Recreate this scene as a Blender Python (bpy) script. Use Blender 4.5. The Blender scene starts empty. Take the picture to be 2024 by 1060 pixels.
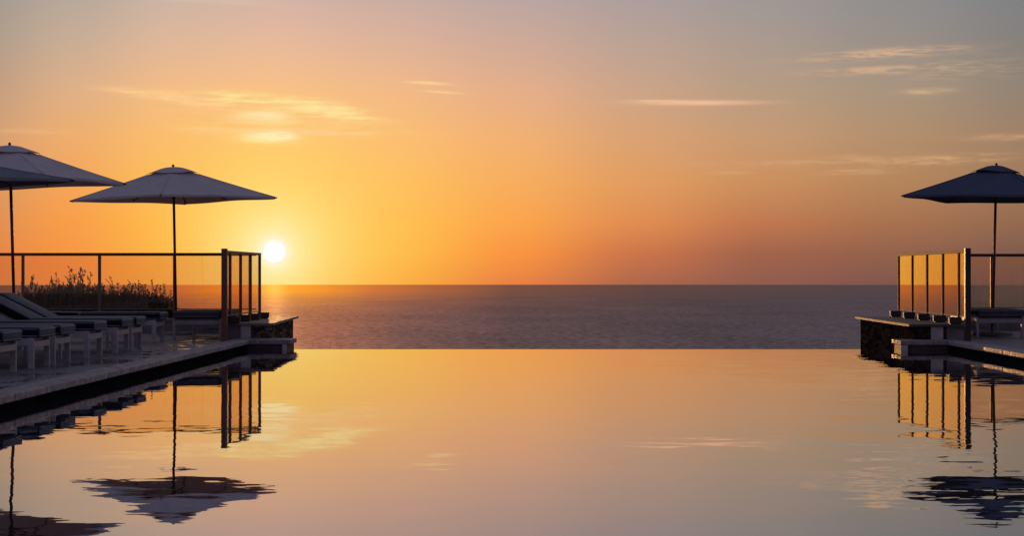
import bpy, bmesh, math, random
from mathutils import Vector, Matrix
R = math.radians
random.seed(7)
sc = bpy.context.scene
C = sc.collection
F, Y0, XV, H = 3700.0, 541.0, 1065.0, 1.232      # focal length in px, eye level, vanishing point, eye height
DZ = 0.15                                        # terrace level above the water
WT = 0.405                                       # top of the parapet walls
SUN_AZ = math.atan((542 - XV) / F)
SUN_EL = (Y0 - 498) / F

# ------------------------------------------------------------------ helpers
def lin(c):
    return tuple(((v / 255) / 12.92 if v / 255 <= .04045 else (((v / 255) + .055) / 1.055) ** 2.4) for v in c)

class NT:
    def __init__(s, tree): s.t = tree; s.n = tree.nodes; s.l = tree.links
    def new(s, typ, **kw):
        n = s.n.new(typ)
        for k, v in kw.items(): setattr(n, k, v)
        return n
    def put(s, sock, v):
        if isinstance(v, bpy.types.NodeSocket): s.l.new(v, sock)
        elif v is not None:
            if isinstance(v, (tuple, list)) and len(v) == 3 and sock.type == 'RGBA': v = (*v, 1)
            sock.default_value = v
    def m(s, op, a, b=None, c=None, clamp=False):
        n = s.new('ShaderNodeMath', operation=op); n.use_clamp = clamp
        for i, v in enumerate((a, b, c)):
            if v is not None: s.put(n.inputs[i], v)
        return n.outputs[0]
    def vm(s, op, a, b=None, sc=None):
        n = s.new('ShaderNodeVectorMath', operation=op)
        s.put(n.inputs[0], a)
        if b is not None: s.put(n.inputs[1], b)
        if sc is not None: s.put(n.inputs['Scale'], sc)
        return n.outputs[0]
    def comb(s, x, y, z=0.0):
        n = s.new('ShaderNodeCombineXYZ')
        for i, v in enumerate((x, y, z)): s.put(n.inputs[i], v)
        return n.outputs[0]
    def sep(s, v):
        n = s.new('ShaderNodeSeparateXYZ'); s.put(n.inputs[0], v); return n.outputs
    def mix(s, f, a, b, typ='MIX'):
        n = s.new('ShaderNodeMixRGB', blend_type=typ)
        s.put(n.inputs[0], f); s.put(n.inputs[1], a); s.put(n.inputs[2], b); return n.outputs[0]
    def noise(s, vec, scale=5.0, detail=3.0, rough=.5, dist=0.0):
        n = s.new('ShaderNodeTexNoise'); s.put(n.inputs['Vector'], vec)
        n.inputs['Scale'].default_value = scale; n.inputs['Detail'].default_value = detail
        n.inputs['Roughness'].default_value = rough; n.inputs['Distortion'].default_value = dist
        return n.outputs
    def ramp(s, f, stops, interp='LINEAR'):
        n = s.new('ShaderNodeValToRGB'); cr = n.color_ramp; cr.interpolation = interp
        cr.elements[0].position = stops[0][0]; cr.elements[0].color = (*stops[0][1], 1)
        cr.elements[1].position = stops[1][0]; cr.elements[1].color = (*stops[1][1], 1)
        for p, c in stops[2:]:
            e = cr.elements.new(p); e.color = (*c, 1)
        s.put(n.inputs[0], f); return n.outputs[0]
    def smooth(s, v, lo, hi, a=0.0, b=1.0):
        n = s.new('ShaderNodeMapRange', interpolation_type='SMOOTHSTEP')
        s.put(n.inputs[0], v); n.inputs[1].default_value = lo; n.inputs[2].default_value = hi
        n.inputs[3].default_value = a; n.inputs[4].default_value = b; return n.outputs[0]

def new_mat(name):
    m = bpy.data.materials.new(name); m.use_nodes = True
    t = NT(m.node_tree); t.n.clear()
    out = t.new('ShaderNodeOutputMaterial')
    return m, t, out

def surf(name, col, rough=.6, metal=0.0, col2=None, scale=6.0, bump=0.0, bscale=40.0, spec=.5, stretch=(1, 1, 1), rvar=0.0):
    m, t, out = new_mat(name)
    p = t.new('ShaderNodeBsdfPrincipled'); t.l.new(p.outputs[0], out.inputs[0])
    tc = t.new('ShaderNodeTexCoord').outputs['Object']
    v = t.vm('MULTIPLY', tc, stretch)
    nz = t.noise(v, scale, 5, .6)[0]
    c2 = col2 if col2 else tuple(x * .7 for x in col)
    t.put(p.inputs['Base Color'], t.mix(t.smooth(nz, .32, .68), col, c2))
    if rvar: t.put(p.inputs['Roughness'], t.smooth(nz, .3, .7, rough - rvar, rough + rvar))
    else: p.inputs['Roughness'].default_value = rough
    p.inputs['Metallic'].default_value = metal
    p.inputs['Specular IOR Level'].default_value = spec
    if bump:
        b = t.new('ShaderNodeBump'); b.inputs['Strength'].default_value = bump; b.inputs['Distance'].default_value = .01
        t.put(b.inputs['Height'], t.noise(v, bscale, 4, .6)[0]); t.l.new(b.outputs[0], p.inputs['Normal'])
    return m

class MB:
    """collects shapes into one bmesh"""
    def __init__(s): s.b = bmesh.new()
    def box(s, x0, x1, y0, y1, z0, z1, bev=0.0, seg=2):
        vs = [s.b.verts.new(p) for p in ((x0,y0,z0),(x1,y0,z0),(x1,y1,z0),(x0,y1,z0),(x0,y0,z1),(x1,y0,z1),(x1,y1,z1),(x0,y1,z1))]
        fs = [s.b.faces.new([vs[i] for i in q]) for q in ((3,2,1,0),(4,5,6,7),(0,1,5,4),(1,2,6,5),(2,3,7,6),(3,0,4,7))]
        if bev:
            es = list({e for f in fs for e in f.edges})
            bmesh.ops.bevel(s.b, geom=es, offset=bev, segments=seg, profile=.5, affect='EDGES')
        return s
    def prism(s, pts, z0, z1, bev=0.0):
        lo = [s.b.verts.new((x, y, z0)) for x, y in pts]; hi = [s.b.verts.new((x, y, z1)) for x, y in pts]
        n = len(pts); fs = [s.b.faces.new(lo[::-1]), s.b.faces.new(hi)]
        for i in range(n): fs.append(s.b.faces.new((lo[i], lo[(i+1)%n], hi[(i+1)%n], hi[i])))
        if bev:
            es = list({e for e in fs[1].edges})
            bmesh.ops.bevel(s.b, geom=es, offset=bev, segments=3, profile=.5, affect='EDGES')
        return s
    def tube(s, pts, rad, seg=8, cap=True):
        pts = [Vector(p) for p in pts]; rs = rad if isinstance(rad, (list, tuple)) else [rad] * len(pts)
        rings = []
        for i, p in enumerate(pts):
            d = (pts[min(i+1, len(pts)-1)] - pts[max(i-1, 0)]).normalized()
            a = d.orthogonal().normalized() if abs(d.z) < .9 else Vector((1, 0, 0)); a = (a - d * a.dot(d)).normalized(); b = d.cross(a)
            rings.append([s.b.verts.new(p + (a * math.cos(t) + b * math.sin(t)) * rs[i]) for t in (2*math.pi*k/seg for k in range(seg))])
        for q, w in zip(rings, rings[1:]):
            for k in range(seg): s.b.faces.new((q[k], q[(k+1)%seg], w[(k+1)%seg], w[k]))
        if cap:
            s.b.faces.new(rings[0][::-1]); s.b.faces.new(rings[-1])
        return s
    def bar(s, a, b, w, h, bev=0.0):
        """rectangular bar from a to b, w across, h in the up direction"""
        a, b = Vector(a), Vector(b); d = (b - a).normalized()
        side = d.cross(Vector((0, 0, 1)))
        side = side.normalized() if side.length > 1e-4 else Vector((1, 0, 0))
        up = side.cross(d)
        v = []
        for p in (a, b):
            for i, j in ((-1,-1),(1,-1),(1,1),(-1,1)): v.append(s.b.verts.new(p + side * i * w/2 + up * j * h/2))
        for q in ((3,2,1,0),(4,5,6,7),(0,1,5,4),(1,2,6,5),(2,3,7,6),(3,0,4,7)): s.b.faces.new([v[i] for i in q])
        return s
    def build(s, name, mat, parent=None, smooth=False, loc=None):
        bmesh.ops.recalc_face_normals(s.b, faces=s.b.faces)
        me = bpy.data.meshes.new(name); s.b.to_mesh(me); s.b.free()
        if smooth:
            for p in me.polygons: p.use_smooth = True
        me.materials.append(mat)
        o = bpy.data.objects.new(name, me); C.objects.link(o)
        if parent: o.parent = parent
        if loc: o.location = loc
        return o

def thing(name, label, cat, loc=(0, 0, 0), rz=0.0, group=None):
    o = bpy.data.objects.new(name, None); C.objects.link(o); o.empty_display_size = .2
    o.location = loc; o.rotation_euler = (0, 0, rz); tag(o, label, cat, group); return o
def tag(o, label, cat, group=None):
    o['label'] = label; o['category'] = cat
    if group: o['group'] = group
    return o
def struct(o, label=None):
    o['kind'] = 'structure'
    if label: o['label'] = label
    return o

# ------------------------------------------------------------------ materials
def lit(name): return name
M = {}
M['bronze'] = surf('bronze anodised metal', (.24, .10, .05), .45, .25, (.16, .065, .035), 9, .1, 60)  # reddish tone lifted in the base colour to imitate sun flare
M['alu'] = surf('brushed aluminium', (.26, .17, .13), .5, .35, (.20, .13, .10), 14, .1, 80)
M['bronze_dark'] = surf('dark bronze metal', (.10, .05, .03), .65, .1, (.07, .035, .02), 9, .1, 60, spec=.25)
M['dark_metal'] = surf('dark painted metal', (.05, .035, .03), .45, .3)
M['pole_wood'] = surf('varnished pole wood', (.16, .055, .03), .4, 0, (.08, .03, .02), 12, .1, 60, stretch=(6, 6, .6))
M['frame'] = surf('white painted lounger frame', (.43, .395, .395), .45, 0, (.33, .30, .30), 7, .15, 60)
M['mattress'] = surf('blue grey lounger canvas', (.055, .085, .14), .55, 0, (.035, .055, .095), 5, .5, 160, spec=.2)
M['rim_light_piping'] = surf('pale grey piping', (.26, .26, .29), .5)  # paleness imitates rim light along the mattress edges
M['side_shade'] = surf('mattress side painted shade', (.012, .013, .018), .8, 0, (.008, .009, .012), 6, .4, 120, spec=.1)  # near-black colour stands for shade on the backlit long sides of the cushions
M['mattress_dark'] = surf('charcoal lounger canvas', (.07, .07, .085), .8, 0, (.05, .05, .06), 5, .5, 160, spec=.3)
M['plaster'] = surf('grey rendered wall', (.24, .20, .20), .85, 0, (.17, .14, .14), 4, .4, 30)
M['cap'] = surf('honed stone cap', (.24, .19, .165), .62, 0, (.22, .18, .16), 5, .3, 45, rvar=.1)
M['cap_dark'] = surf('weathered dark stone cap', (.11, .09, .085), .6, 0, (.07, .06, .055), 5, .3, 45)  # darker tone for the right parapet cap
M['block'] = surf('dark cast foot', (.06, .035, .028), .55, 0, (.04, .025, .02), 9, .3, 50)
M['coping'] = surf('bush hammered coping stone', (.33, .27, .27), .55, 0, (.22, .18, .18), 11, .8, 70, rvar=.15)
M['light_stone'] = surf('pale pier stone', (.55, .48, .46), .7, 0, (.42, .37, .35), 8, .3, 40)
M['concrete'] = surf('concrete', (.25, .24, .24), .85)
M['bark'] = surf('shrub bark', (.05, .035, .025), .9)

def mat_canvas(name, col, trans, thin=.25):
    m, t, out = new_mat(name)
    tc = t.new('ShaderNodeTexCoord').outputs['Object']
    nz = t.noise(tc, 3.2, 4, .6)[0]
    wv = t.noise(t.vm('MULTIPLY', tc, (1, 1, 3)), 220, 2, .5)[0]
    c = t.mix(t.smooth(nz, .3, .7), col, tuple(x * .88 for x in col))
    b = t.new('ShaderNodeBump'); b.inputs['Strength'].default_value = .35; b.inputs['Distance'].default_value = .02
    t.put(b.inputs['Height'], t.m('ADD', t.m('MULTIPLY', nz, 1.4), t.m('MULTIPLY', wv, .08)))
    d = t.new('ShaderNodeBsdfDiffuse'); t.put(d.inputs[0], c); t.l.new(b.outputs[0], d.inputs['Normal'])
    tr = t.new('ShaderNodeBsdfTranslucent'); t.put(tr.inputs[0], trans)
    mx = t.new('ShaderNodeMixShader'); mx.inputs[0].default_value = thin
    t.l.new(d.outputs[0], mx.inputs[1]); t.l.new(tr.outputs[0], mx.inputs[2]); t.l.new(mx.outputs[0], out.inputs[0])
    return m
M['canvas'] = mat_canvas('off white umbrella canvas', (.84, .76, .74), (.40, .22, .15), .16)
M['canvas_shaded'] = mat_canvas('shade toned umbrella canvas', (.30, .30, .33), (.10, .07, .06), .08)  # colour darkened to stand for a canopy side turned from the light
M['canvas_navy'] = mat_canvas('navy umbrella canvas', (.13, .155, .21), (.05, .05, .06), .08)

def mat_glass(name, tint, refl=1.0, film=.03, gcol=(1, .97, .93)):
    m, t, out = new_mat(name)
    tr = t.new('ShaderNodeBsdfTransparent'); t.put(tr.inputs[0], tint)
    gl = t.new('ShaderNodeBsdfGlossy'); gl.inputs['Roughness'].default_value = .015; t.put(gl.inputs[0], gcol)
    fr = t.new('ShaderNodeFresnel'); fr.inputs[0].default_value = 1.5
    # two surfaces of one pane: 2F/(1+F)
    f = t.m('MULTIPLY', t.m('DIVIDE', t.m('MULTIPLY', fr.outputs[0], 2.0), t.m('ADD', fr.outputs[0], 1.0)), refl, clamp=True)
    mx = t.new('ShaderNodeMixShader'); t.put(mx.inputs[0], f)
    t.l.new(tr.outputs[0], mx.inputs[1]); t.l.new(gl.outputs[0], mx.inputs[2])
    # a film of salt and dried spray, streaked downwards
    tc = t.new('ShaderNodeTexCoord').outputs['Object']
    nz = t.noise(t.vm('MULTIPLY', tc, (9, 9, .8)), 2.0, 5, .65)[0]
    df = t.new('ShaderNodeBsdfTranslucent'); t.put(df.inputs[0], (.8, .8, .8))
    m2 = t.new('ShaderNodeMixShader'); t.put(m2.inputs[0], t.smooth(nz, .35, .8, film * .4, film * 3))
    t.l.new(mx.outputs[0], m2.inputs[1]); t.l.new(df.outputs[0], m2.inputs[2])
    t.l.new(m2.outputs[0], out.inputs[0])
    return m
M['glass'] = mat_glass('railing glass', (1.0, .88, .72), 1.0, .02)
M['screen_glass'] = mat_glass('screen glass', (.92, .88, .86), 1.5, .07, (1, .82, .58))
M['clear_glass'] = mat_glass('coated clear glass', (1.0, .88, .70), .16, .03)

def mat_tiles():
    m, t, out = new_mat('terrace paving')
    p = t.new('ShaderNodeBsdfPrincipled'); t.l.new(p.outputs[0], out.inputs[0])
    tc = t.new('ShaderNodeTexCoord').outputs['Object']
    br = t.new('ShaderNodeTexBrick'); t.put(br.inputs['Vector'], tc)
    br.offset = .5; br.inputs['Scale'].default_value = 1.0
    br.inputs['Brick Width'].default_value = .6; br.inputs['Row Height'].default_value = .4
    br.inputs['Mortar Size'].default_value = .006; br.inputs['Mortar Smooth'].default_value = .3
    t.put(br.inputs['Color1'], (.235, .20, .215)); t.put(br.inputs['Color2'], (.165, .14, .155)); t.put(br.inputs['Mortar'], (.07, .06, .06))
    big = t.noise(tc, .9, 5, .6)[0]; fine = t.noise(tc, 22, 5, .65)[0]
    c = t.mix(t.m('MULTIPLY', t.smooth(fine, .3, .75), .45), br.outputs[0], (.10, .085, .09))
    c = t.mix(t.m('MULTIPLY', t.smooth(big, .45, .7), .45), c, (.10, .085, .095))
    x, y, z = t.sep(tc)
    # wet footprints and splashes close to the pool
    band = t.m('MULTIPLY', t.smooth(x, -6.1, -5.3), t.smooth(x, -4.9, -5.03))
    wn = t.noise(t.vm('MULTIPLY', tc, (2.2, .9, 1)), 1.6, 4, .6, .4)[0]
    wet = t.m('MULTIPLY', band, t.smooth(wn, .50, .56))
    dx = t.m('DIVIDE', t.m('SUBTRACT', x, -5.27), .34); dy = t.m('DIVIDE', t.m('SUBTRACT', y, 22.9), .62)
    pud = t.smooth(t.m('ADD', t.m('ADD', t.m('MULTIPLY', dx, dx), t.m('MULTIPLY', dy, dy)), t.m('MULTIPLY', wn, 1.4)), 1.75, 1.6)
    wet = t.m('MAXIMUM', wet, pud)
    t.put(p.inputs['Base Color'], t.mix(t.m('MULTIPLY', wet, .6), c, (.03, .028, .03)))
    rgh = t.smooth(fine, .3, .7, .5, .72)
    t.put(p.inputs['Roughness'], t.m('ADD', t.m('MULTIPLY', rgh, t.m('SUBTRACT', 1.0, wet)), t.m('MULTIPLY', wet, .06)))
    p.inputs['Specular IOR Level'].default_value = .38
    b = t.new('ShaderNodeBump'); b.inputs['Distance'].default_value = .004
    t.put(b.inputs['Strength'], t.m('SUBTRACT', .8, t.m('MULTIPLY', wet, .74)))
    t.put(b.inputs['Height'], t.m('SUBTRACT', t.m('ADD', t.m('MULTIPLY', fine, .6), t.m('MULTIPLY', big, .8)), t.m('MULTIPLY', br.outputs[1], .8)))
    t.l.new(b.outputs[0], p.inputs['Normal'])
    return m
M['tiles'] = mat_tiles()

def mat_rubble(kk=1.0):
    m, t, out = new_mat('rough stacked stone')
    p = t.new('ShaderNodeBsdfPrincipled'); t.l.new(p.outputs[0], out.inputs[0])
    tc = t.new('ShaderNodeTexCoord').outputs['Object']
    nz = t.noise(tc, 5, 4, .6)[1]
    v = t.vm('ADD', t.vm('MULTIPLY', tc, (9, 2.4, 13)), t.vm('SCALE', nz, sc=.6))
    vo = t.new('ShaderNodeTexVoronoi'); t.put(vo.inputs['Vector'], v); vo.inputs['Scale'].default_value = 1.0
    ed = t.new('ShaderNodeTexVoronoi', feature='DISTANCE_TO_EDGE'); t.put(ed.inputs['Vector'], v); ed.inputs['Scale'].default_value = 1.0
    g = t.sep(vo.outputs['Color'])
    c = t.ramp(g[0], [(0, (.07, .05, .038)), (.5, (.19, .13, .09)), (1, (.34, .25, .17))])
    fine = t.noise(tc, 45, 5, .65)[0]
    c = t.mix(t.m('MULTIPLY', t.smooth(fine, .35, .7), .5), c, (.07, .05, .04))
    gap = t.smooth(ed.outputs[0], .0, .06)
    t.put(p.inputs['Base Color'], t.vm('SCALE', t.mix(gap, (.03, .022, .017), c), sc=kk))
    p.inputs['Roughness'].default_value = .95; p.inputs['Specular IOR Level'].default_value = 0.0
    b = t.new('ShaderNodeBump'); b.inputs['Strength'].default_value = 1; b.inputs['Distance'].default_value = .03
    t.put(b.inputs['Height'], t.m('ADD', t.m('MULTIPLY', gap, .8), t.m('MULTIPLY', fine, .4)))
    t.l.new(b.outputs[0], p.inputs['Normal'])
    return m
M['rubble'] = mat_rubble()
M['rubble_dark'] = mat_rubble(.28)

def mat_pooltile(name='dark pool tile', c1=(.006, .006, .007), c2=(.012, .011, .012), spc=.0, mortar=(.02, .018, .018)):
    m, t, out = new_mat(name)
    p = t.new('ShaderNodeBsdfPrincipled'); t.l.new(p.outputs[0], out.inputs[0])
    g = t.new('ShaderNodeNewGeometry').outputs['Position']
    x, y, z = t.sep(g)
    v = t.comb(t.m('ADD', x, y), z, 0)
    br = t.new('ShaderNodeTexBrick'); t.put(br.inputs['Vector'], v); br.offset = 0
    br.inputs['Scale'].default_value = 1; br.inputs['Brick Width'].default_value = .3; br.inputs['Row Height'].default_value = .15
    br.inputs['Mortar Size'].default_value = .004
    t.put(br.inputs['Color1'], c1); t.put(br.inputs['Color2'], c2); t.put(br.inputs['Mortar'], mortar)
    t.put(p.inputs['Base Color'], br.outputs[0]); p.inputs['Roughness'].default_value = .6
    p.inputs['Specular IOR Level'].default_value = spc
    return m
M['pooltile'] = mat_pooltile()

def mat_water():
    m, t, out = new_mat('pool water surface')
    g = t.new('ShaderNodeNewGeometry').outputs['Position']
    x, y, z = t.sep(g)
    # stronger ripples toward the right side, calm middle
    amp = t.m('ADD', t.m('ADD', .0014, t.m('MULTIPLY', t.smooth(x, 1.0, 2.7, 0.0, .0040), t.smooth(y, 12.5, 16.5, 1.0, .30))), t.smooth(x, -.8, -2.6, 0.0, .0006))
    patch = t.noise(t.vm('MULTIPLY', g, (.5, .22, 1)), 1.0, 2, .5)[0]
    amp = t.m('MULTIPLY', amp, t.smooth(patch, .35, .7, .6, 1.6))
    n1 = t.noise(t.vm('MULTIPLY', g, (2.0, 4.2, 1)), 1.0, 2, .5)[1]
    n2 = t.noise(t.vm('MULTIPLY', g, (7, 15, 1)), 1.0, 2, .5)[1]
    n3 = t.noise(t.vm('MULTIPLY', g, (.5, .8, 1)), 1.0, 1, .5)[1]
    def off(n, k): return t.vm('SCALE', t.vm('SUBTRACT', n, (.5, .5, .5)), sc=t.m('MULTIPLY', amp, k))
    s = t.vm('ADD', t.vm('ADD', off(n1, 5.0), off(n2, 2.3)), off(n3, 2.5))
    s = t.vm('MULTIPLY', s, (1.0, 1, 0))
    nrm = t.vm('NORMALIZE', t.vm('ADD', s, (0, 0, 1)))
    gl = t.new('ShaderNodeBsdfGlossy'); gl.inputs['Roughness'].default_value = .008; t.put(gl.inputs['Color'], (1.0, .965, .95)); t.l.new(nrm, gl.inputs['Normal'])
    df = t.new('ShaderNodeBsdfDiffuse'); t.put(df.inputs[0], (.045, .045, .055))
    fr = t.new('ShaderNodeFresnel'); fr.inputs[0].default_value = 1.333
    mx = t.new('ShaderNodeMixShader'); t.put(mx.inputs[0], t.m('POWER', fr.outputs[0], .50))
    t.l.new(df.outputs[0], mx.inputs[1]); t.l.new(gl.outputs[0], mx.inputs[2]); t.l.new(mx.outputs[0], out.inputs[0])
    return m
M['water'] = mat_water()

def mat_sea():
    m, t, out = new_mat('sea surface')
    g = t.new('ShaderNodeNewGeometry').outputs['Position']
    x, y, z = t.sep(g)
    n1 = t.noise(t.vm('MULTIPLY', g, (1/17, 1/30, 0)), 1.0, 5, .68, .6)
    n3 = t.noise(t.vm('MULTIPLY', g, (1/420, 1/1100, 0)), 1.0, 3, .6)
    n2 = t.noise(t.vm('MULTIPLY', g, (1/55, 1/160, 0)), 1.0, 3, .6)
    dist = t.m('SQRT', t.m('ADD', t.m('MULTIPLY', x, x), t.m('MULTIPLY', y, y)))
    az = t.m('ARCTAN2', x, y)
    fade = t.smooth(dist, 3000, 14000, 1.0, .12)
    s = t.vm('ADD', t.vm('SCALE', t.vm('SUBTRACT', n1[1], (.5, .5, .5)), sc=.22), t.vm('SCALE', t.vm('SUBTRACT', n2[1], (.5, .5, .5)), sc=.16))
    s = t.vm('MULTIPLY', s, (1, 1, 0))
    nrm = t.vm('NORMALIZE', t.vm('ADD', t.vm('SCALE', s, sc=fade), (0, 0, 1)))
    p = t.new('ShaderNodeBsdfPrincipled'); t.put(p.inputs['Base Color'], (.020, .022, .035)); p.inputs['Roughness'].default_value = .42
    p.inputs['IOR'].default_value = 1.333; t.l.new(nrm, p.inputs['Normal'])
    # haze and sun glow painted as emission: varies with distance, warm toward the sun
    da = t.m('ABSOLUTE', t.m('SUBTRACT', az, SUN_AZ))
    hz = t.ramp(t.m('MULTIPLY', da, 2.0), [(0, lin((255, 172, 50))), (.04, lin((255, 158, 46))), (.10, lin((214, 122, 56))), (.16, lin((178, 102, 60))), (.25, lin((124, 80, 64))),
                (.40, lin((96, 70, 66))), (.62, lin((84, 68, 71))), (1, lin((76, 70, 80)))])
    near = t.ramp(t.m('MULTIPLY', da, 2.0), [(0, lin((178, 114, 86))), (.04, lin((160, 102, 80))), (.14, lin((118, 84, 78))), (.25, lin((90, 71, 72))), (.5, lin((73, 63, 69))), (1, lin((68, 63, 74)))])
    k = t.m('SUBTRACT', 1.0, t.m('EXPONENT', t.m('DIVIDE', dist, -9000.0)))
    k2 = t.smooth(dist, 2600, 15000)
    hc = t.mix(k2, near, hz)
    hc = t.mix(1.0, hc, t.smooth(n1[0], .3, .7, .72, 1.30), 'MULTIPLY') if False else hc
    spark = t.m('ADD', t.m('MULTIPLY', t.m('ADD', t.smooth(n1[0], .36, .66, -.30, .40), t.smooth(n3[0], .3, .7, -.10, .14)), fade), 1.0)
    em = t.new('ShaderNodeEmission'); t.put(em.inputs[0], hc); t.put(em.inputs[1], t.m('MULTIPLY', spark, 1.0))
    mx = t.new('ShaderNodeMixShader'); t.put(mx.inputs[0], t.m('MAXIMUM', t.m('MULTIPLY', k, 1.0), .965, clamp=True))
    t.l.new(p.outputs[0], mx.inputs[1]); t.l.new(em.outputs[0], mx.inputs[2]); t.l.new(mx.outputs[0], out.inputs[0])
    return m
M['sea'] = mat_sea()

M['soil'] = surf('dry slope soil', (.09, .065, .045), .95, 0, (.05, .045, .03), .8, .6, 4)
def mat_leaf():
    m, t, out = new_mat('shrub leaves')
    g = t.new('ShaderNodeNewGeometry').outputs['Position']
    nz = t.noise(g, 9, 2, .5)[0]
    c = t.mix(t.smooth(nz, .35, .65), (.045, .04, .022), (.10, .075, .04))
    d = t.new('ShaderNodeBsdfDiffuse'); t.put(d.inputs[0], c)
    tr = t.new('ShaderNodeBsdfTranslucent'); t.put(tr.inputs[0], (.13, .075, .03))
    mx = t.new('ShaderNodeMixShader'); mx.inputs[0].default_value = .25
    t.l.new(d.outputs[0], mx.inputs[1]); t.l.new(tr.outputs[0], mx.inputs[2]); t.l.new(mx.outputs[0], out.inputs[0])
    return m
M['leaf'] = mat_leaf()

# ------------------------------------------------------------------ world
def build_world():
    w = bpy.data.worlds.new('World'); sc.world = w; w.use_nodes = True
    t = NT(w.node_tree); t.n.clear()
    out = t.new('ShaderNodeOutputWorld'); bg = t.new('ShaderNodeBackground')
    d = t.vm('NORMALIZE', t.new('ShaderNodeTexCoord').outputs['Generated'])
    x, y, z = t.sep(d)
    hl = t.m('SQRT', t.m('ADD', t.m('MULTIPLY', x, x), t.m('MULTIPLY', y, y)))
    u = t.m('ARCTAN2', x, y); v = t.m('DIVIDE', z, t.m('MAXIMUM', hl, .001))
    vc = t.m('MAXIMUM', t.m('ADD', v, .0065), 0.0)
    tt = t.m('DIVIDE', vc, t.m('ADD', vc, .15))
    def T(ypx):
        a = max(0.0, (Y0 - ypx) / F + .0065); return a / (a + .15)
    def TV(a): return a / (a + .15)
    U = lambda px: math.atan((px - XV) / F)
    ys = (562, 500, 440, 360, 270, 180, 90, 0)
    cols = [
        (-60,  [(214,128,70),(222,128,72),(216,138,86),(210,150,100),(204,156,118),(184,152,128),(168,152,138),(156,148,142)]),
        (140,  [(240,140,66),(246,144,64),(248,152,72),(244,162,90),(236,172,112),(220,174,138),(198,172,150),(180,166,156)]),
        (340,  [(250,164,50),(255,170,52),(255,178,64),(254,184,86),(250,186,112),(242,186,136),(222,182,156),(202,178,166)]),
        (542,  [(255,184,64),(255,200,84),(255,206,90),(255,200,96),(255,196,112),(248,190,138),(230,184,160),(210,178,168)]),
        (760,  [(252,166,52),(255,184,66),(255,188,78),(255,190,96),(252,188,116),(242,184,138),(222,178,156),(202,172,164)]),
        (1012, [(230,124,68),(250,146,64),(252,162,76),(248,172,94),(242,176,116),(230,174,138),(208,170,152),(188,166,162)]),
        (1260, [(170,102,76),(204,116,74),(224,140,82),(226,156,96),(218,162,116),(204,164,136),(188,162,148),(174,158,156)]),
        (1500, [(144,92,78),(162,100,76),(192,120,80),(204,144,94),(200,154,116),(184,156,130),(172,154,142),(160,152,150)]),
        (1760, [(128,86,76),(148,98,76),(168,114,80),(182,134,92),(180,144,110),(168,148,126),(154,144,136),(144,142,142)]),
        (2060, [(106,82,78),(124,92,78),(146,106,80),(158,122,90),(158,128,104),(144,130,116),(132,128,124),(126,128,132)]),
    ]
    hi_f = [(.35, (142,144,154)), (1.0, (112,118,142)), (4.0, (88,94,122))]
    hi_b = [(.0, (100,92,110)), (.1, (118,100,116)), (.3, (108,104,128)), (1.0, (94,100,132)), (4.0, (84,90,122))]
    def rampcol(cs):
        st = [(T(yy), lin(c)) for yy, c in zip(ys, cs)] + [(TV(a), lin(c)) for a, c in hi_f]
        return t.ramp(tt, st, 'B_SPLINE' if False else 'CARDINAL' if False else 'LINEAR')
    cur = rampcol(cols[0][1]); prev = cols[0][0]
    for px, cs in cols[1:]:
        r = rampcol(cs)
        n = t.new('ShaderNodeMapRange'); t.put(n.inputs[0], u); n.inputs[1].default_value = U(prev); n.inputs[2].default_value = U(px)
        f = t.m('ADD', t.m('MULTIPLY', n.outputs[0], .45), t.m('MULTIPLY', t.smooth(u, U(prev), U(px)), .55))
        cur = t.mix(f, cur, r); prev = px
    back = t.ramp(tt, [(TV(a), lin(c)) for a, c in hi_b])
    au = t.m('ABSOLUTE', u)
    cur = t.mix(t.smooth(au, .30, 1.5), cur, back)
    # physical dusk sky for the upper dome
    sky = t.new('ShaderNodeTexSky', sky_type='NISHITA'); sky.sun_disc = False
    sky.sun_elevation = R(1.0); sky.sun_rotation = SUN_AZ; sky.altitude = 100
    up = t.smooth(v, .35, 2.0)
    cur = t.mix(t.m('MULTIPLY', up, .5), cur, t.vm('SCALE', sky.outputs[0], sc=.10))
    # sun: disc and aureole
    du = t.m('SUBTRACT', u, SUN_AZ); dv = t.m('SUBTRACT', v, SUN_EL)
    dd = t.m('SQRT', t.m('ADD', t.m('MULTIPLY', du, du), t.m('MULTIPLY', dv, dv)))
    front = t.m('GREATER_THAN', y, 0.0)
    def add(base, col, k): return t.vm('ADD', base, t.vm('SCALE', col, sc=t.m('MULTIPLY', k, front)))
    def halo(base, width, k, col, p=1.0):
        e = t.m('EXPONENT', t.m('MULTIPLY', t.m('POWER', t.m('DIVIDE', dd, width), p), -1.0))
        return t.mix(t.m('MULTIPLY', t.m('MULTIPLY', e, k), front), base, lin(col))
    cur = halo(cur, .058, .65, (255, 206, 90), 1.2)
    cur = halo(cur, .032, 1.0, (255, 234, 142), 1.4)
    cur = halo(cur, .0130, .9, (255, 246, 195), 1.5)
    cur = halo(cur, .0072, 1.0, (255, 254, 242), 2.6)
    # thin cirrus streaks
    cu = t.comb(t.m('MULTIPLY', u, 42.0), t.m('MULTIPLY', v, 520.0))
    wob = t.noise(t.comb(t.m('MULTIPLY', u, 30.0), t.m('MULTIPLY', v, 40.0)), 1.0, 2, .5)[0]
    cu2 = t.vm('ADD', cu, t.comb(0.0, t.m('MULTIPLY', wob, 1.6)))
    sA = t.noise(cu2, 1.0, 6, .62)[0]; sB = t.noise(t.vm('ADD', t.vm('MULTIPLY', cu2, (2.2, .9, 1)), (31, 7, 0)), 1.0, 5, .6)[0]
    st = t.smooth(t.m('ADD', t.m('MULTIPLY', sA, .6), t.m('MULTIPLY', sB, .4)), 0.43, .575)
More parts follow.
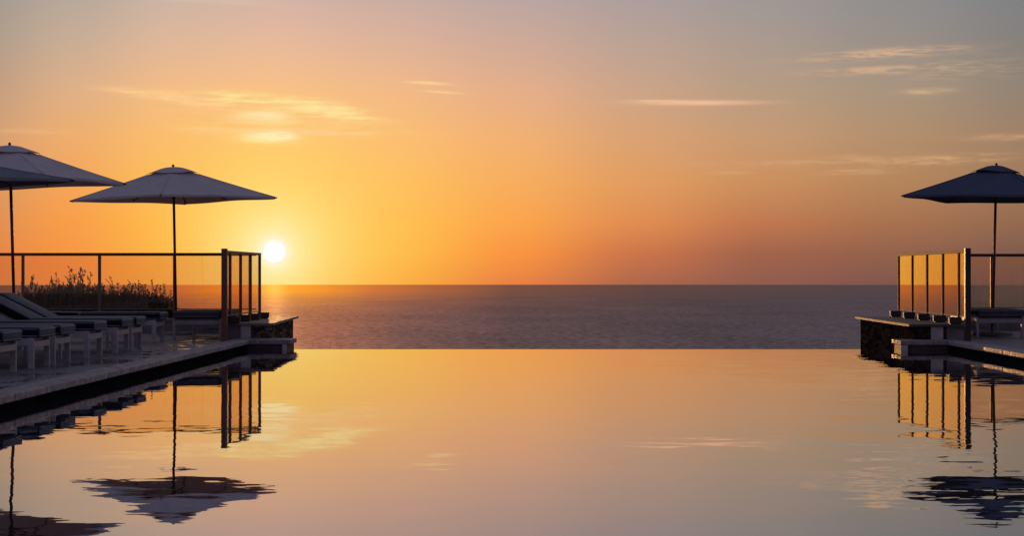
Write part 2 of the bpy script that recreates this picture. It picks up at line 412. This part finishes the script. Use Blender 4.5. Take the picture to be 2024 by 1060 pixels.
    # (x, y, half width, half height, strength, solidity, colour, tilt)
    W1, W2, W3, W4 = (255, 226, 150), (255, 208, 146), (232, 186, 142), (226, 176, 128)
    clouds = [
        (534, 269, 44, 10, 1.0, .9, (255, 250, 210), 0), (550, 267, 26, 7, 1.0, .9, (255, 252, 216), .02), (526, 271, 60, 14, .8, .35, (255, 232, 150), .02), (524, 229, 42, 9, 1.0, .6, (255, 250, 206), .02), (630, 213, 40, 7, 1.0, .4, (255, 244, 190), .12), (530, 236, 60, 13, .8, .3, W1, .03),
        (640, 216, 95, 17, 1.0, .15, W1, .15), (610, 205, 60, 8, .8, .4, W1, .10), (690, 232, 42, 4.5, .75, .6, W1, .07), (655, 222, 70, 5, .7, .5, W1, .1),
        (470, 195, 105, 14, .85, .15, W1, .07), (455, 186, 60, 4, .6, .5, W1, .06), (330, 190, 105, 9, .75, .35, W2, .11), (270, 182, 70, 3.5, .5, .6, W2, .06), (400, 205, 90, 9, .6, .2, W2, .12),
        (545, 244, 170, 26, .55, .05, W2, .05), (590, 262, 190, 6, .45, .35, W2, 0), (440, 258, 80, 5, .55, .4, W2, .04), (690, 262, 90, 5, .35, .3, W2, 0),
        (848, 164, 44, 3.2, .62, .8, (255, 214, 150), .05), (876, 182, 40, 2.6, .48, .8, (255, 214, 150), .06),
        (1380, 203, 120, 5.0, .60, .85, (250, 196, 156), .004), (1300, 199, 60, 2.6, .35, .8, (250, 210, 160), .01),
        (1740, 106, 150, 10, .50, .08, W3, -.05), (1800, 100, 60, 5, .3, .4, W3, -.03), (1730, 138, 130, 8, .42, .12, W3, -.02), (1832, 180, 48, 7, .42, .45, W3, -.03), (1900, 135, 130, 22, .16, .02, W3, -.03),
        (1860, 316, 130, 9, .50, .15, W4, -.04), (1700, 312, 60, 6, .42, .3, W4, .03), (1690, 340, 70, 6, .40, .25, W4, 0),
        (1990, 271, 70, 6, .45, .45, W4, 0), (1590, 322, 110, 6, .25, .25, W4, -.02), (1440, 342, 46, 3, .35, .6, W4, -.02), (1440, 326, 160, 8, .12, .2, W4, 0),
        (430, 2, 110, 6, .40, .6, (226, 196, 176), .02), (60, 259, 70, 5, .22, .3, W2, 0),
    ]
    for px, py, hw, hh, k, sol, col, tilt in clouds:
        uu = U(px); vv = (Y0 - py) / F * math.cos(uu)
        a = t.m('SUBTRACT', u, uu); b = t.m('SUBTRACT', v, vv)
        b = t.m('ADD', b, t.m('MULTIPLY', a, tilt))
        a = t.m('DIVIDE', a, hw / F); b = t.m('DIVIDE', b, hh / F)
        r2 = t.m('ADD', t.m('MULTIPLY', a, a), t.m('MULTIPLY', b, b))
        g = t.m('EXPONENT', t.m('MULTIPLY', t.m('POWER', r2, 1.25), -1.0))
        tex = t.m('ADD', t.m('MULTIPLY', st, 1 - sol), sol)
        f = t.m('MULTIPLY', t.m('MULTIPLY', g, tex), min(1.0, k * (1.3 if px > 760 else 1.1)))
        f = t.m('MULTIPLY', f, front)
        cur = t.mix(f, cur, lin(col))
    disc = t.smooth(dd, .0058, .0036)
    cur = t.mix(t.m('MULTIPLY', disc, front), cur, (6.0, 5.6, 4.6))
    t.l.new(cur, bg.inputs[0]); bg.inputs[1].default_value = 1.0
    t.l.new(bg.outputs[0], out.inputs[0])
    try:
        w.cycles.sampling_method = 'MANUAL'; w.cycles.sample_map_resolution = 2048
    except Exception: pass
build_world()

# sun lamp, a degree above the sea
sl = bpy.data.lights.new('sun', 'SUN'); sl.energy = 0.85; sl.angle = R(.55); sl.color = (1, .48, .14)
so = bpy.data.objects.new('sun', sl); C.objects.link(so)
dirv = Vector((math.sin(SUN_AZ), math.cos(SUN_AZ), math.tan(R(1.1))))
so.rotation_euler = dirv.to_track_quat('Z', 'Y').to_euler(); so.location = (-20, 120, 20)

# ------------------------------------------------------------------ setting
# pool
XL, XR, YE = -4.70, 6.54, 30.4
b = MB().box(XL - .02, XR + .02, -6.0, YE, -.6, 0.0); struct(b.build('pool_water', M['water']), 'still pool water reaching an infinity edge')
b = MB().box(XL - .30, XL - .05, -6.0, YE + .6, -1.6, .08); struct(b.build('pool_wall_left', M['pooltile']))
b = MB().box(XR + .03, XR + .30, -6.0, YE + .3, -1.6, .08); struct(b.build('pool_wall_right', M['pooltile']))
b = MB().box(XL - .02, XR + .02, YE - .01, YE + .25, -1.9, -.012); struct(b.build('infinity_edge', M['pooltile']))
# terraces
b = MB().box(-16, XL - .26, -8, 34.0, -.9, DZ); struct(b.build('terrace_left', M['tiles']))
b = MB().box(XR + .26, 17, -8, 35.5, -.9, DZ); struct(b.build('terrace_right', M['tiles']))
b = MB().box(XL - .26, XR + .26, -8, -6.0, -.9, DZ); struct(b.build('terrace_near', M['tiles']))
# coping: separate long stones with rounded nosing, one run per side
def coping(name, xe, xi, y0, y1, step=1.2):
    b = MB(); y = y0
    while y < y1 - .01:
        e = min(y + step, y1); s = random.uniform(-.0015, .0015)
        b.box(min(xe, xi), max(xe, xi), y + .004, e - .004, .082 + s, DZ + .004 + s, .014, 3); y = e
    return struct(b.build(name, M['coping'], smooth=False))
coping('coping_left', XL - .0, XL - .30, -6, 30.36)
coping('coping_right', XR + .0, XR + .30, -6, 29.95)

def ledge(side, xa, xb, y0, y1):
    b = MB(); x = xa
    n = 2
    for i in range(n):
        u0 = xa + (xb - xa) * i / n; u1 = xa + (xb - xa) * (i + 1) / n
        b.box(min(u0, u1) + .003, max(u0, u1) - .003, y0, y1, .082, DZ + .005, .012, 3)
    struct(b.build('corner_ledge_' + side, M['coping']))
    struct(MB().box(min(xa, xb) + .05, max(xa, xb) - .05, y0 + .06, y1, -1.2, .08).build('ledge_wall_' + side, mat_pooltile('tile ' + side, (.10, .065, .06), (.075, .05, .048), .25, (.04, .03, .03))))
ledge('left', XL - .30, -4.03, 30.37, 31.2)
ledge('right', XR + .30, 5.79, 29.96, 30.75)
tag(MB().box(-4.165, -4.09, 30.37, 30.43, -.02, .08, .004).build('ledge_pier', M['light_stone']), 'small pale stone pier under the end of the left pool corner ledge', 'pier', 'piers under the pool corner ledges')
tag(MB().box(5.80, 5.905, 29.955, 30.02, -.02, .08, .004).build('ledge_pier', M['light_stone']), 'small stone pier glowing orange under the right pool corner ledge', 'pier', 'piers under the pool corner ledges')

# sea, curved with the earth so that the horizon sits below eye level
def sea():
    SH = 112.0; bm = bmesh.new(); RE = 6.371e6
    rr = [150, 400, 900, 1500, 2200, 3000, 4000, 5200, 6800, 8600, 11000, 14000, 18000, 22000, 26000, 30000, 33500, 36500, 39000, 42000, 46000]
    K = 96; rings = []
    for r in rr:
        rings.append([bm.verts.new((r * math.sin(a), r * math.cos(a), -SH - r * r / (2 * RE))) for a in (2 * math.pi * k / K for k in range(K))])
    for q, w2 in zip(rings, rings[1:]):
        for k in range(K): bm.faces.new((q[k], q[(k+1)%K], w2[(k+1)%K], w2[k]))
    bm.faces.new(rings[0])
    for f in bm.faces:
        if f.normal.z < 0: f.normal_flip()
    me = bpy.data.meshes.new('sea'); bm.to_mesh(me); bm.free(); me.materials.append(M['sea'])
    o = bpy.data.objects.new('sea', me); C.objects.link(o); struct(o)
sea()

# hillside below and behind the terrace
def hill():
    bm = bmesh.new(); nx, ny = 90, 80; g = []
    from mathutils import noise
    for j in range(ny):
        row = []
        yy = -60 + 420 * (j / (ny - 1)) ** 1.0
        for i in range(nx):
            xx = -160 + 320 * i / (nx - 1)
            d = max(0.0, yy - 34.5)
            left = 1 / (1 + math.exp((xx + 7.2) * 1.6))
            base = -1.0 - .9 * (1 - left) + .85 * left * math.exp(-(max(0, yy - 40) / 12) ** 2)
            z = base - .38 * max(0, d - 4) + noise.noise(Vector((xx * .08, yy * .08, 0))) * min(1.2, d * .06)
            row.append(bm.verts.new((xx, yy, max(z, -125))))
        g.append(row)
    for j in range(ny - 1):
        for i in range(nx - 1): bm.faces.new((g[j][i], g[j][i+1], g[j+1][i+1], g[j+1][i]))
    me = bpy.data.meshes.new('hillside'); bm.to_mesh(me); bm.free(); me.materials.append(M['soil'])
    for p in me.polygons: p.use_smooth = True
    o = bpy.data.objects.new('hillside', me); C.objects.link(o); struct(o)
hill()

# ------------------------------------------------------------------ parapet walls
def parapet(side, label, pts_top, core, front_panels, rub, back):
    t = thing('parapet_wall', label, 'wall')
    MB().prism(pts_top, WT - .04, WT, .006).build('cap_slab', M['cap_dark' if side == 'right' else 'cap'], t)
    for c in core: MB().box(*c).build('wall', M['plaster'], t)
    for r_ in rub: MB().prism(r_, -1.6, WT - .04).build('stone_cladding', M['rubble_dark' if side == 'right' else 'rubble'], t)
    for p in front_panels: MB().box(*p, .004).build('pier', M['light_stone'], t)
    MB().box(*back[:4], WT - .04, WT, .005).build('cap_slab', M['cap'], t)
    MB().box(back[0], back[1], back[2] + .03, back[3] - .03, -.9, WT - .042).build('wall', M['plaster'], t)
    return t
parapet('left', 'low parapet with rough stone face and pale pier at the left end of the pool, under the glass screen', 
        [(-5.36, 31.15), (-4.42, 31.15), (-4.66, 36.3), (-5.36, 36.3)],
        [(-5.30, -4.95, 31.20, 33.9, -.9, WT - .042)],
        [(-4.97, -4.80, 31.185, 31.35, .1, WT - .043)],
        [[(-4.945, 31.2), (-4.48, 31.2), (-4.75, 36.2), (-4.945, 36.2)]],
        (-16, -5.37, 34.02, 34.42))
parapet('right', 'low parapet with dark rough stone side at the right end of the pool, under the glass screen', 
        [(6.03, 30.50), (7.08, 30.50), (7.08, 36.0), (6.08, 36.0)],
        [(6.66, 7.02, 30.56, 35.45, -.9, WT - .042)],
        [(6.40, 6.60, 30.54, 30.7, .1, WT - .043)],
        [[(6.12, 30.56), (6.655, 30.56), (6.655, 35.9), (6.17, 35.9)]],
        (7.09, 17, 35.52, 35.92))

# ------------------------------------------------------------------ glass screens beside the pool
ZT = 1.61
def screen(label, X, ys, side):
    """side=+1: foot blocks reach toward +x (left screen), -1: toward -x"""
    t = thing('glass_screen', label, 'glass screen', (X, ys[0], 0))
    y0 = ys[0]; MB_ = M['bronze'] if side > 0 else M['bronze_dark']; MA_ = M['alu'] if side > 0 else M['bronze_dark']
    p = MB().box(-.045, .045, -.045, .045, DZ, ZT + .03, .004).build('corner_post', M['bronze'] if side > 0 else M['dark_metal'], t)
    for y in ys[1:]:
        yy = y - y0
        po = MB().box(-.0225, .0225, yy - .03, yy + .03, WT + .02, ZT - .045, .003).build('post', MB_, t)
        MB().box(min(-.035, .17 * side), max(.035, .17 * side) if side > 0 else .035, yy - .05, yy + .05, WT + .012, WT + .115, .004).build('foot_block', M['block'], po)
        MB().box(min(-.02, .15 * side), max(.02, .15 * side), yy - .035, yy + .035, WT, WT + .012).build('base_plate', M['dark_metal'], po)
    L = ys[-1] - y0
    MB().box(-.026, .026, .047, L + .03, ZT - .044, ZT, .004).build('top_rail', MA_, t)
    MB().box(-.012, .012, .047, L + .03, WT + .125, WT + .145, .002).build('bottom_rail', MA_, t)
    prev = 0.045
    for y in ys[1:]:
        yy = y - y0
        MB().box(-.004, .004, prev + .032, yy - .032, WT + .146, ZT - .046).build('glass_panel', M['screen_glass'] if side < 0 else M['clear_glass'], t)
        prev = yy
    return t
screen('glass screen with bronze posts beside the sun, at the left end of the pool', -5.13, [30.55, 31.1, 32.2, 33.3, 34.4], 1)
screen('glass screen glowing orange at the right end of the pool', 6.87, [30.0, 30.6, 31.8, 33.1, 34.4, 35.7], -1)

def railing(label, x0, x1, Y, posts):
    t = thing('glass_railing', label, 'railing', (0, Y, 0))
    MB().box(x0, x1, -.03, .03, ZT - .055, ZT, .006).build('handrail', M['bronze'] if x0 < 0 else M['dark_metal'], t)
    MB().box(x0, x1, -.015, .015, WT + .165, WT + .185, .002).build('bottom_rail', M['alu'], t)
    for x in posts:
        po = MB().box(x - .024, x + .024, -.024, .024, WT, ZT - .055, .003).build('post', M['alu'], t)
        MB().box(x - .06, x + .06, -.06, .06, WT, WT + .012, .002).build('base_plate', M['dark_metal'], po)
    e = [x0] + list(posts) + [x1]
    for a, b_ in zip(e, e[1:]):
        if b_ - a > .12: MB().box(a + .03, b_ - .03, -.005, .005, WT + .186, ZT - .056).build('glass_panel', M['glass'], t)
    return t
railing('long glass railing behind the sun loungers on the left terrace', -16, -5.17, 34.22, [-14.9, -13.53, -12.16, -10.79, -9.43, -8.03, -6.66, -5.28])
railing('glass railing behind the navy umbrella on the right terrace', 6.92, 17, 35.72, [8.64, 10.0, 11.4, 12.8, 14.2])

# ------------------------------------------------------------------ umbrellas
def umbrella(label, x, y, ang, rimz, topz, canvas, tilt, R0=1.77, tilty=0.0):
    """square market umbrella; ang = direction of the first corner (degrees)"""
    t = thing('umbrella', label, 'umbrella', (x, y, DZ), 0, 'square umbrellas on the pool terrace')
    t.rotation_euler = (tilty, R(tilt), 0)
    rz, tz = rimz - DZ, topz - DZ
    a0 = R(ang)
    corners = [Vector((math.cos(a0 + k * math.pi/2), math.sin(a0 + k * math.pi/2))) * R0 for k in range(4)]
    apex = tz
    def cz(s, edge):      # height at square radius s (0..1), edge 0 at corner .. 1 at mid panel
        z = rz + (apex - rz) * (1 - s)
        return z - (.022 * math.sin(math.pi * min(1, s)) - .012 * s ** 3) * edge - .010 * math.sin(math.pi * s)
    def sheet(s0, s1, ns, fz, nm, mat, parent):
        bm = MB(); NP = 12; rows = []
        for i in range(ns + 1):
            s = s0 + (s1 - s0) * i / ns; row = []
            for k in range(4):
                for q in range(NP):
                    f = q / NP; p = corners[k].lerp(corners[(k+1) % 4], f)
                    edge = math.sin(math.pi * f)
                    row.append(bm.b.verts.new((p.x * s, p.y * s, fz(s, edge, f, k))))
            rows.append(row)
        n = len(rows[0])
        for r0, r1 in zip(rows, rows[1:]):
            for i in range(n): bm.b.faces.new((r0[i], r0[(i+1)%n], r1[(i+1)%n], r1[i]))
        return bm, n
    bm, n = sheet(.13, 1.0, 14, lambda s, e, f, k: cz(s, e), 'canopy', canvas, t)
    # hem turned under
    can = bm.build('canopy', canvas, t)
    for p in can.data.polygons: p.use_smooth = True
    hm = MB()
    for k in range(4):
        a, c = corners[k], corners[(k+1) % 4]; pts = []
        NP = 12
        ring = []
        for q in range(NP + 1):
            f = q / NP; p = a.lerp(c, f); e = math.sin(math.pi * f)
            z = cz(1.0, e)
            ring.append((hm.b.verts.new((p.x, p.y, z + .002)), hm.b.verts.new((p.x * .996, p.y * .996, z - .035 - .006 * math.sin(9 * f + k)))))
        for r0, r1 in zip(ring, ring[1:]): hm.b.faces.new((r0[0], r1[0], r1[1], r0[1]))
    hm.build('hem', canvas, can)
    # hip seams
    for c in corners:
        pts = [(c.x * s, c.y * s, cz(s, 0) + .002) for s in (.25, .4, .55, .7, .85, 1.0)]
        MB().tube(pts, .007, 5).build('seam', canvas, can)
    # vent cap: a puffed second layer over the apex
    def vz(s, e, f, k):
        q = s / .27
        flat = apex - .022
        cone = cz(s, 0) + .012 + .022 * (1 - q) + (.014 * math.sin(2 * math.pi * f) * (1 if k % 2 else -1) + .022 * e) * q ** 2
        d_ = cone - flat; w_ = .035
        return flat + .5 * (d_ - math.sqrt(d_ * d_ + w_ * w_)) + .012
    vb, n = sheet(.012, .27, 9, vz, 'vent', canvas, can)
    vv = vb.build('vent', canvas, can)
    for p in vv.data.polygons: p.use_smooth = True
    MB().tube([(0, 0, .04), (0, 0, tz - .07)], .0235, 12).build('pole', M['pole_wood'], t, True)
    fb = MB(); fb.tube([(0, 0, tz - .05), (0, 0, tz - .035), (0, 0, tz - .015), (0, 0, tz + .012), (0, 0, tz + .032)], [.034, .03, .018, .024, .006], 10)
    fb.build('finial', M['dark_metal'], t, True)
    hub_z = rz + .33
    MB().tube([(0, 0, hub_z - .32), (0, 0, hub_z - .22)], .042, 12).build('runner', M['pole_wood'], t, True)
    for c in corners:
        e = Vector((c.x * 1.012, c.y * 1.012, rz - .014))
        rb = MB().bar((c.x * .03, c.y * .03, apex - .10), e, .018, .026).build('rib', M['pole_wood'], t)
        m_ = Vector((c.x * .5, c.y * .5, apex - .09 + (rz - .014 - apex + .09) * .5 - .012))
        MB().bar((c.x * .03, c.y * .03, hub_z - .27), m_, .016, .022).build('strut', M['pole_wood'], rb)
        tip = MB(); d = Vector((c.x, c.y, 0)).normalized()
        tip.tube([Vector((c.x, c.y, rz - .012)) - d * .05, Vector((c.x, c.y, rz - .012)) + d * .035], [.020, .010], 8)
        tip.build('rib_tip', M['dark_metal'], rb)
    for k in range(4):
        c = (corners[k] + corners[(k+1) % 4]) / 2
        MB().bar((c.x * .03, c.y * .03, apex - .12), (c.x * .93, c.y * .93, rz + .006), .016, .018).build('rib', M['pole_wood'], t)
    MB().box(-.28, .28, -.28, .28, 0, .05, .008).tube([(0, 0, .05), (0, 0, .30)], .034, 12).build('base', M['concrete'], t)
    return t
umbrella('off white square umbrella directly left of the sun, whole canopy in view', -6.37, 32.9, -86, 2.548, 3.125, M['canvas'], -1.1)
umbrella('off white square umbrella on a pole at left edge, tip overlapping the whole one', -7.86, 28.1, -58, 2.592, 3.175, M['canvas'], -1.6, 1.76)
umbrella('umbrella corner with shade painted into its canvas, poking in at the left edge, nearer than the other two', -7.60, 23.7, 4, 2.37, 2.75, M['canvas_shaded'], -2.0, 1.74)
umbrella('navy square umbrella alone on the right terrace', 7.95, 32.8, 105, 2.548, 3.145, M['canvas_navy'], 1.3)

# ------------------------------------------------------------------ sun loungers
def lounger(label, fx, y0, y1, flat=1.23, back=.80, ang=27, rz=None, dark=False):
    """foot end toward +x; lies along -x; between y0 and y1"""
    W = y1 - y0
    t = thing('sun_lounger', label, 'sun lounger', (fx, (y0 + y1) / 2, DZ), rz if rz is not None else R(random.uniform(-1.3, 1.3)), 'white framed sun loungers')
    w = W / 2; L = flat + back
    fr = MB()
    for s in (-1, 1):
        yy = s * (w - .02)
        fr.box(-L, -.063, yy - .02, yy + .02, .265, .35, .004)
    fr.box(-.14, -.10, -w + .04, w - .04, .268, .338, .003)
    for k in range(9):
        xx = -.25 - k * (flat - .3) / 8.5
        fr.box(xx - .035, xx + .035, -w + .04, w - .04, .326, .344, .002)
    fr.box(-L, -L + .05, -w + .04, w - .04, .27, .335, .003)
    fr.build('frame', M['frame'], t)
    MB().box(-.060, -.030, -w + .045, w - .045, .245, .315, .003).build('crossbar', M['frame'], t)
    for sx in (-.065, -L + .25):
        for s in (-1, 1):
            yy = s * (w - .019)
            MB().box(sx - .032, sx + .032, yy - .022, yy + .022, 0, .355 if sx > -.1 else .30, .004).build('leg', M['frame'], t)
    MB().box(-L + .24, -L + .27, -w + .03, w - .03, .10, .14, .003).build('stretcher', M['frame'], t)
    mm = M['mattress_dark'] if dark else M['mattress']
    ms = MB(); nseg = 2
    ms.box(-flat + .01, .035, -w + .0, w - .0, .352, .475, .036, 4)
    mo = ms.build('mattress', mm, t, True); mo.data.materials.append(M['side_shade'])
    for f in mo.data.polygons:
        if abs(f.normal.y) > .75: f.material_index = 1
    pp = MB()
    for z in (.375, .452):
        pp.tube([(-flat + .05, -w - .001, z), (.0, -w - .001, z), (.037, -w + .04, z), (.037, w - .04, z)], .005, 5)
    pp.build('rim_light_piping', M['rim_light_piping'], mo)
    a = R(ang)
    bk = MB()
    bk.box(-back, -.012, -w, w, .0, .115, .034, 4)
    bo = bk.build('backrest_cushion', mm, t, True); bo.data.materials.append(M['side_shade'])
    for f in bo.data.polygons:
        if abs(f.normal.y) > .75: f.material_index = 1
    bo.location = (-flat, 0, .356); bo.rotation_euler = (0, a, 0)
    bf = MB()
    for s in (-1, 1): bf.box(-back + .01, 0, s * (w - .075) - .015, s * (w - .075) + .015, -.035, -.004)
    for k in range(6): bf.box(-back + .05 + k * .13, -back + .11 + k * .13, -w + .06, w - .06, -.018, -.002)
    bfo = bf.build('backrest_frame', M['frame'], t); bfo.location = (-flat, 0, .356); bfo.rotation_euler = (0, a, 0)
    if ang > 5:
        for s in (-1, 1):
            hx = -flat - back * .6 * math.cos(a); hz = .34 + back * .6 * math.sin(a)
            MB().bar((hx, s * (w - .09), hz), (hx + .16, s * (w - .09), .29), .018, .03).build('support_arm', M['dark_metal'], t)
    return t
FX = -5.665
lounger('nearest sun lounger, its foot end cut by the left edge', FX, 19.68, 20.42)
lounger('second sun lounger from the left edge, legs nearest the pool', FX, 21.10, 21.84)
lounger('third sun lounger from the left edge, tucked tight behind the second', FX, 22.04, 22.78)
lounger('middle sun lounger of the row with two white front legs and raised back', FX, 23.70, 24.44)
lounger('sun lounger whose foot faces the wet paving patch', FX, 25.30, 26.04)
lounger('sun lounger with the highest visible backrest, before the shrubs', FX, 26.18, 26.90)
lounger('flat sun lounger beside the umbrella pole, back lowered', -5.98, 29.35, 30.10, ang=1)
def end_on(label, x, y):
    return lounger(label, x, -.40, .40, 1.25, .8, 0, math.pi * 1.5, True)
o = end_on('dark padded sun lounger end-on between umbrella pole and bronze corner post', 0, 0); o.location = (-5.60, 30.65, DZ)
o = end_on('dark padded sun lounger end-on under the navy umbrella', 0, 0); o.location = (7.80, 31.6, DZ)

# low side tables between the loungers
def side_table(label, x, y, s=.40, h=.30):
    t = thing('side_table', label, 'side table', (x, y, DZ), 0, 'low white side tables between loungers')
    MB().box(-s/2, s/2, -s/2, s/2, h - .035, h, .005).build('tabletop', M['frame'], t)
    for i in (-1, 1):
        for j in (-1, 1): MB().box(i*(s/2-.03)-.02, i*(s/2-.03)+.02, j*(s/2-.03)-.02, j*(s/2-.03)+.02, 0, h - .036, .003).build('leg', M['frame'], t)
    MB().box(-s/2 + .05, s/2 - .05, -s/2 + .02, -s/2 + .05, .05, .08).build('stretcher', M['frame'], t)
    return t
side_table('low white side table between the third and the middle lounger', -6.15, 23.22)
side_table('low white side table just beyond the wet patch lounger pair', -6.15, 27.6)

# ------------------------------------------------------------------ shrubs behind the railing
def shrub(label, x, y, zb, ht, wd, n, seed, sprig=0):
    rnd = random.Random(seed)
    t = thing('shrub', label, 'shrub', (x, y, zb), 0, 'shrubs behind the glass railing')
    st = MB(); lf = MB()
    def leaf(p, d, L):
        d = d.normalized(); s = d.cross(Vector((rnd.uniform(-1,1), rnd.uniform(-1,1), rnd.uniform(-1,1)))).normalized() * L * .30
        q = [p, p + d * L * .45 + s, p + d * L, p + d * L * .45 - s]
        lf.b.faces.new([lf.b.verts.new(v) for v in q])
    for i in range(n):
        bx = rnd.gauss(0, .42) * wd; by = rnd.gauss(0, .25) * wd
        h = ht * rnd.uniform(.70, 1.0) * (1 - .12 * min(1, abs(bx) / wd))
        if i < sprig: h = ht * rnd.uniform(1.04, 1.13)
        p = Vector((bx * .75, by * .75, 0)); d = Vector((bx * .2, by * .2, 1)).normalized()
        pts = [p.copy()]; seg = 10
        for k in range(seg):
            d = (d + Vector((rnd.gauss(0, .10), rnd.gauss(0, .10), .10))).normalized()
            p = p + d * h / seg; pts.append(p.copy())
            if k >= 3:
                for q in range(15 if k < 8 else 11):
                    lp = p - d * rnd.random() * h / seg
                    ld = (d * .9 + Vector((rnd.gauss(0, .9), rnd.gauss(0, .9), rnd.gauss(.2, .5)))).normalized()
                    leaf(lp + ld * rnd.uniform(0, .05 if k < 7 else .02), ld, rnd.uniform(.026, .052))
                if rnd.random() < .75:
                    tw = (d + Vector((rnd.gauss(0, .55), rnd.gauss(0, .55), .35))).normalized(); tl = rnd.uniform(.07, .17)
                    st.tube([p, p + tw * tl], [.0045, .002], 4, False)
                    for q in range(11):
                        f = rnd.uniform(.15, 1)
                        leaf(p + tw * tl * f, (tw + Vector((rnd.gauss(0, .7), rnd.gauss(0, .7), rnd.gauss(0, .5)))), rnd.uniform(.026, .048))
        st.tube(pts, [.009 - .0006 * k for k in range(seg + 1)], 4, False)
    # dense twiggy heart
    for i in range(8000):
        x_ = rnd.uniform(-1.45, 1.45) * wd; y_ = rnd.gauss(0, .25) * wd; z = rnd.uniform(.30, .90 - .20 * rnd.random()) * ht
        leaf(Vector((x_, y_, z)), Vector((rnd.gauss(0, 1), rnd.gauss(0, 1), rnd.gauss(.3, 1))), rnd.uniform(.04, .085))
    st.build('stems', M['bark'], t); lf.build('foliage', M['leaf'], t)
    return t
YB = 35.6
def bx(px, y=YB): return (px - XV) / F * y
def bz(py, y=YB): return H + (Y0 - py) / F * y
specs = [(78, 562, .50, 'shrub nearest the pole at the left edge, behind railing'), (118, 556, .48, 'shrub left of the tallest sprigs behind the railing'),
         (158, 545, .50, 'tallest shrub with sprigs above the others, left of a railing post'), (196, 572, .46, 'shrub right behind the second railing post from left'),
         (232, 566, .48, 'shrub in the left part of the pane right of the post'), (268, 568, .46, 'shrub in the middle of the pane right of the post'),
         (290, 572, .44, 'shrub left of the last thin one, before the umbrella pole'), (314, 575, .30, 'narrow shrub touching the post beside the umbrella pole')]
for i, (px, py, wd, lb) in enumerate(specs):
    yy = YB + (i % 3) * .35
    zb = -.25
    shrub(lb, bx(px, yy), yy, zb, bz(py + 4, yy) - zb, wd * .62, 56, 40 + i, 4 if i != 2 else 7)
tag_ = None
# dry stalks on the slope beyond the infinity edge
def stalks(label, px, py, y, seed, n):
    rnd = random.Random(seed); zt = H + (Y0 - py) / F * y
    b = MB()
    for i in range(n):
        x = (px - XV) / F * y + rnd.uniform(-.35, .35); h = rnd.uniform(.2, 1.0) if i else 1.0
        zz = -3.2; top = zt - (1 - h) * .18
        b.tube([(x, y, zz), (x + rnd.gauss(0, .02), y, (zz + top) / 2), (x + rnd.gauss(0, .02), y, top)], [.006, .004, .002], 5)
    o = b.build('dry_stalks', M['bark']); return tag(o, label, 'plant', 'dry stalks beyond the infinity edge')
stalks('dry stalks rising above the infinity edge near the left parapet', 668, 674, 46, 3, 4)
stalks('dry stalk above the infinity edge, closest to the left parapet', 632, 677, 46, 4, 2)
stalks('dry stalks above the infinity edge near the right parapet', 1625, 668, 46, 5, 4)

# ------------------------------------------------------------------ camera
cd = bpy.data.cameras.new('camera'); cam = bpy.data.objects.new('camera', cd); C.objects.link(cam)
cam.location = (0, 0, H); cam.rotation_euler = (R(90), 0, 0)
cd.sensor_width = 36; cd.lens = F / 2024 * 36
cd.shift_x = -(XV - 1012) / 2024; cd.shift_y = (Y0 - 530) / 2024
cd.clip_start = .1; cd.clip_end = 100000
sc.camera = cam
sc.view_settings.view_transform = 'Standard'; sc.view_settings.look = 'None'
sc.view_settings.exposure = 0; sc.view_settings.gamma = 1
sc.cycles.max_bounces = 8; sc.cycles.transparent_max_bounces = 24
sc.cycles.use_denoising = True
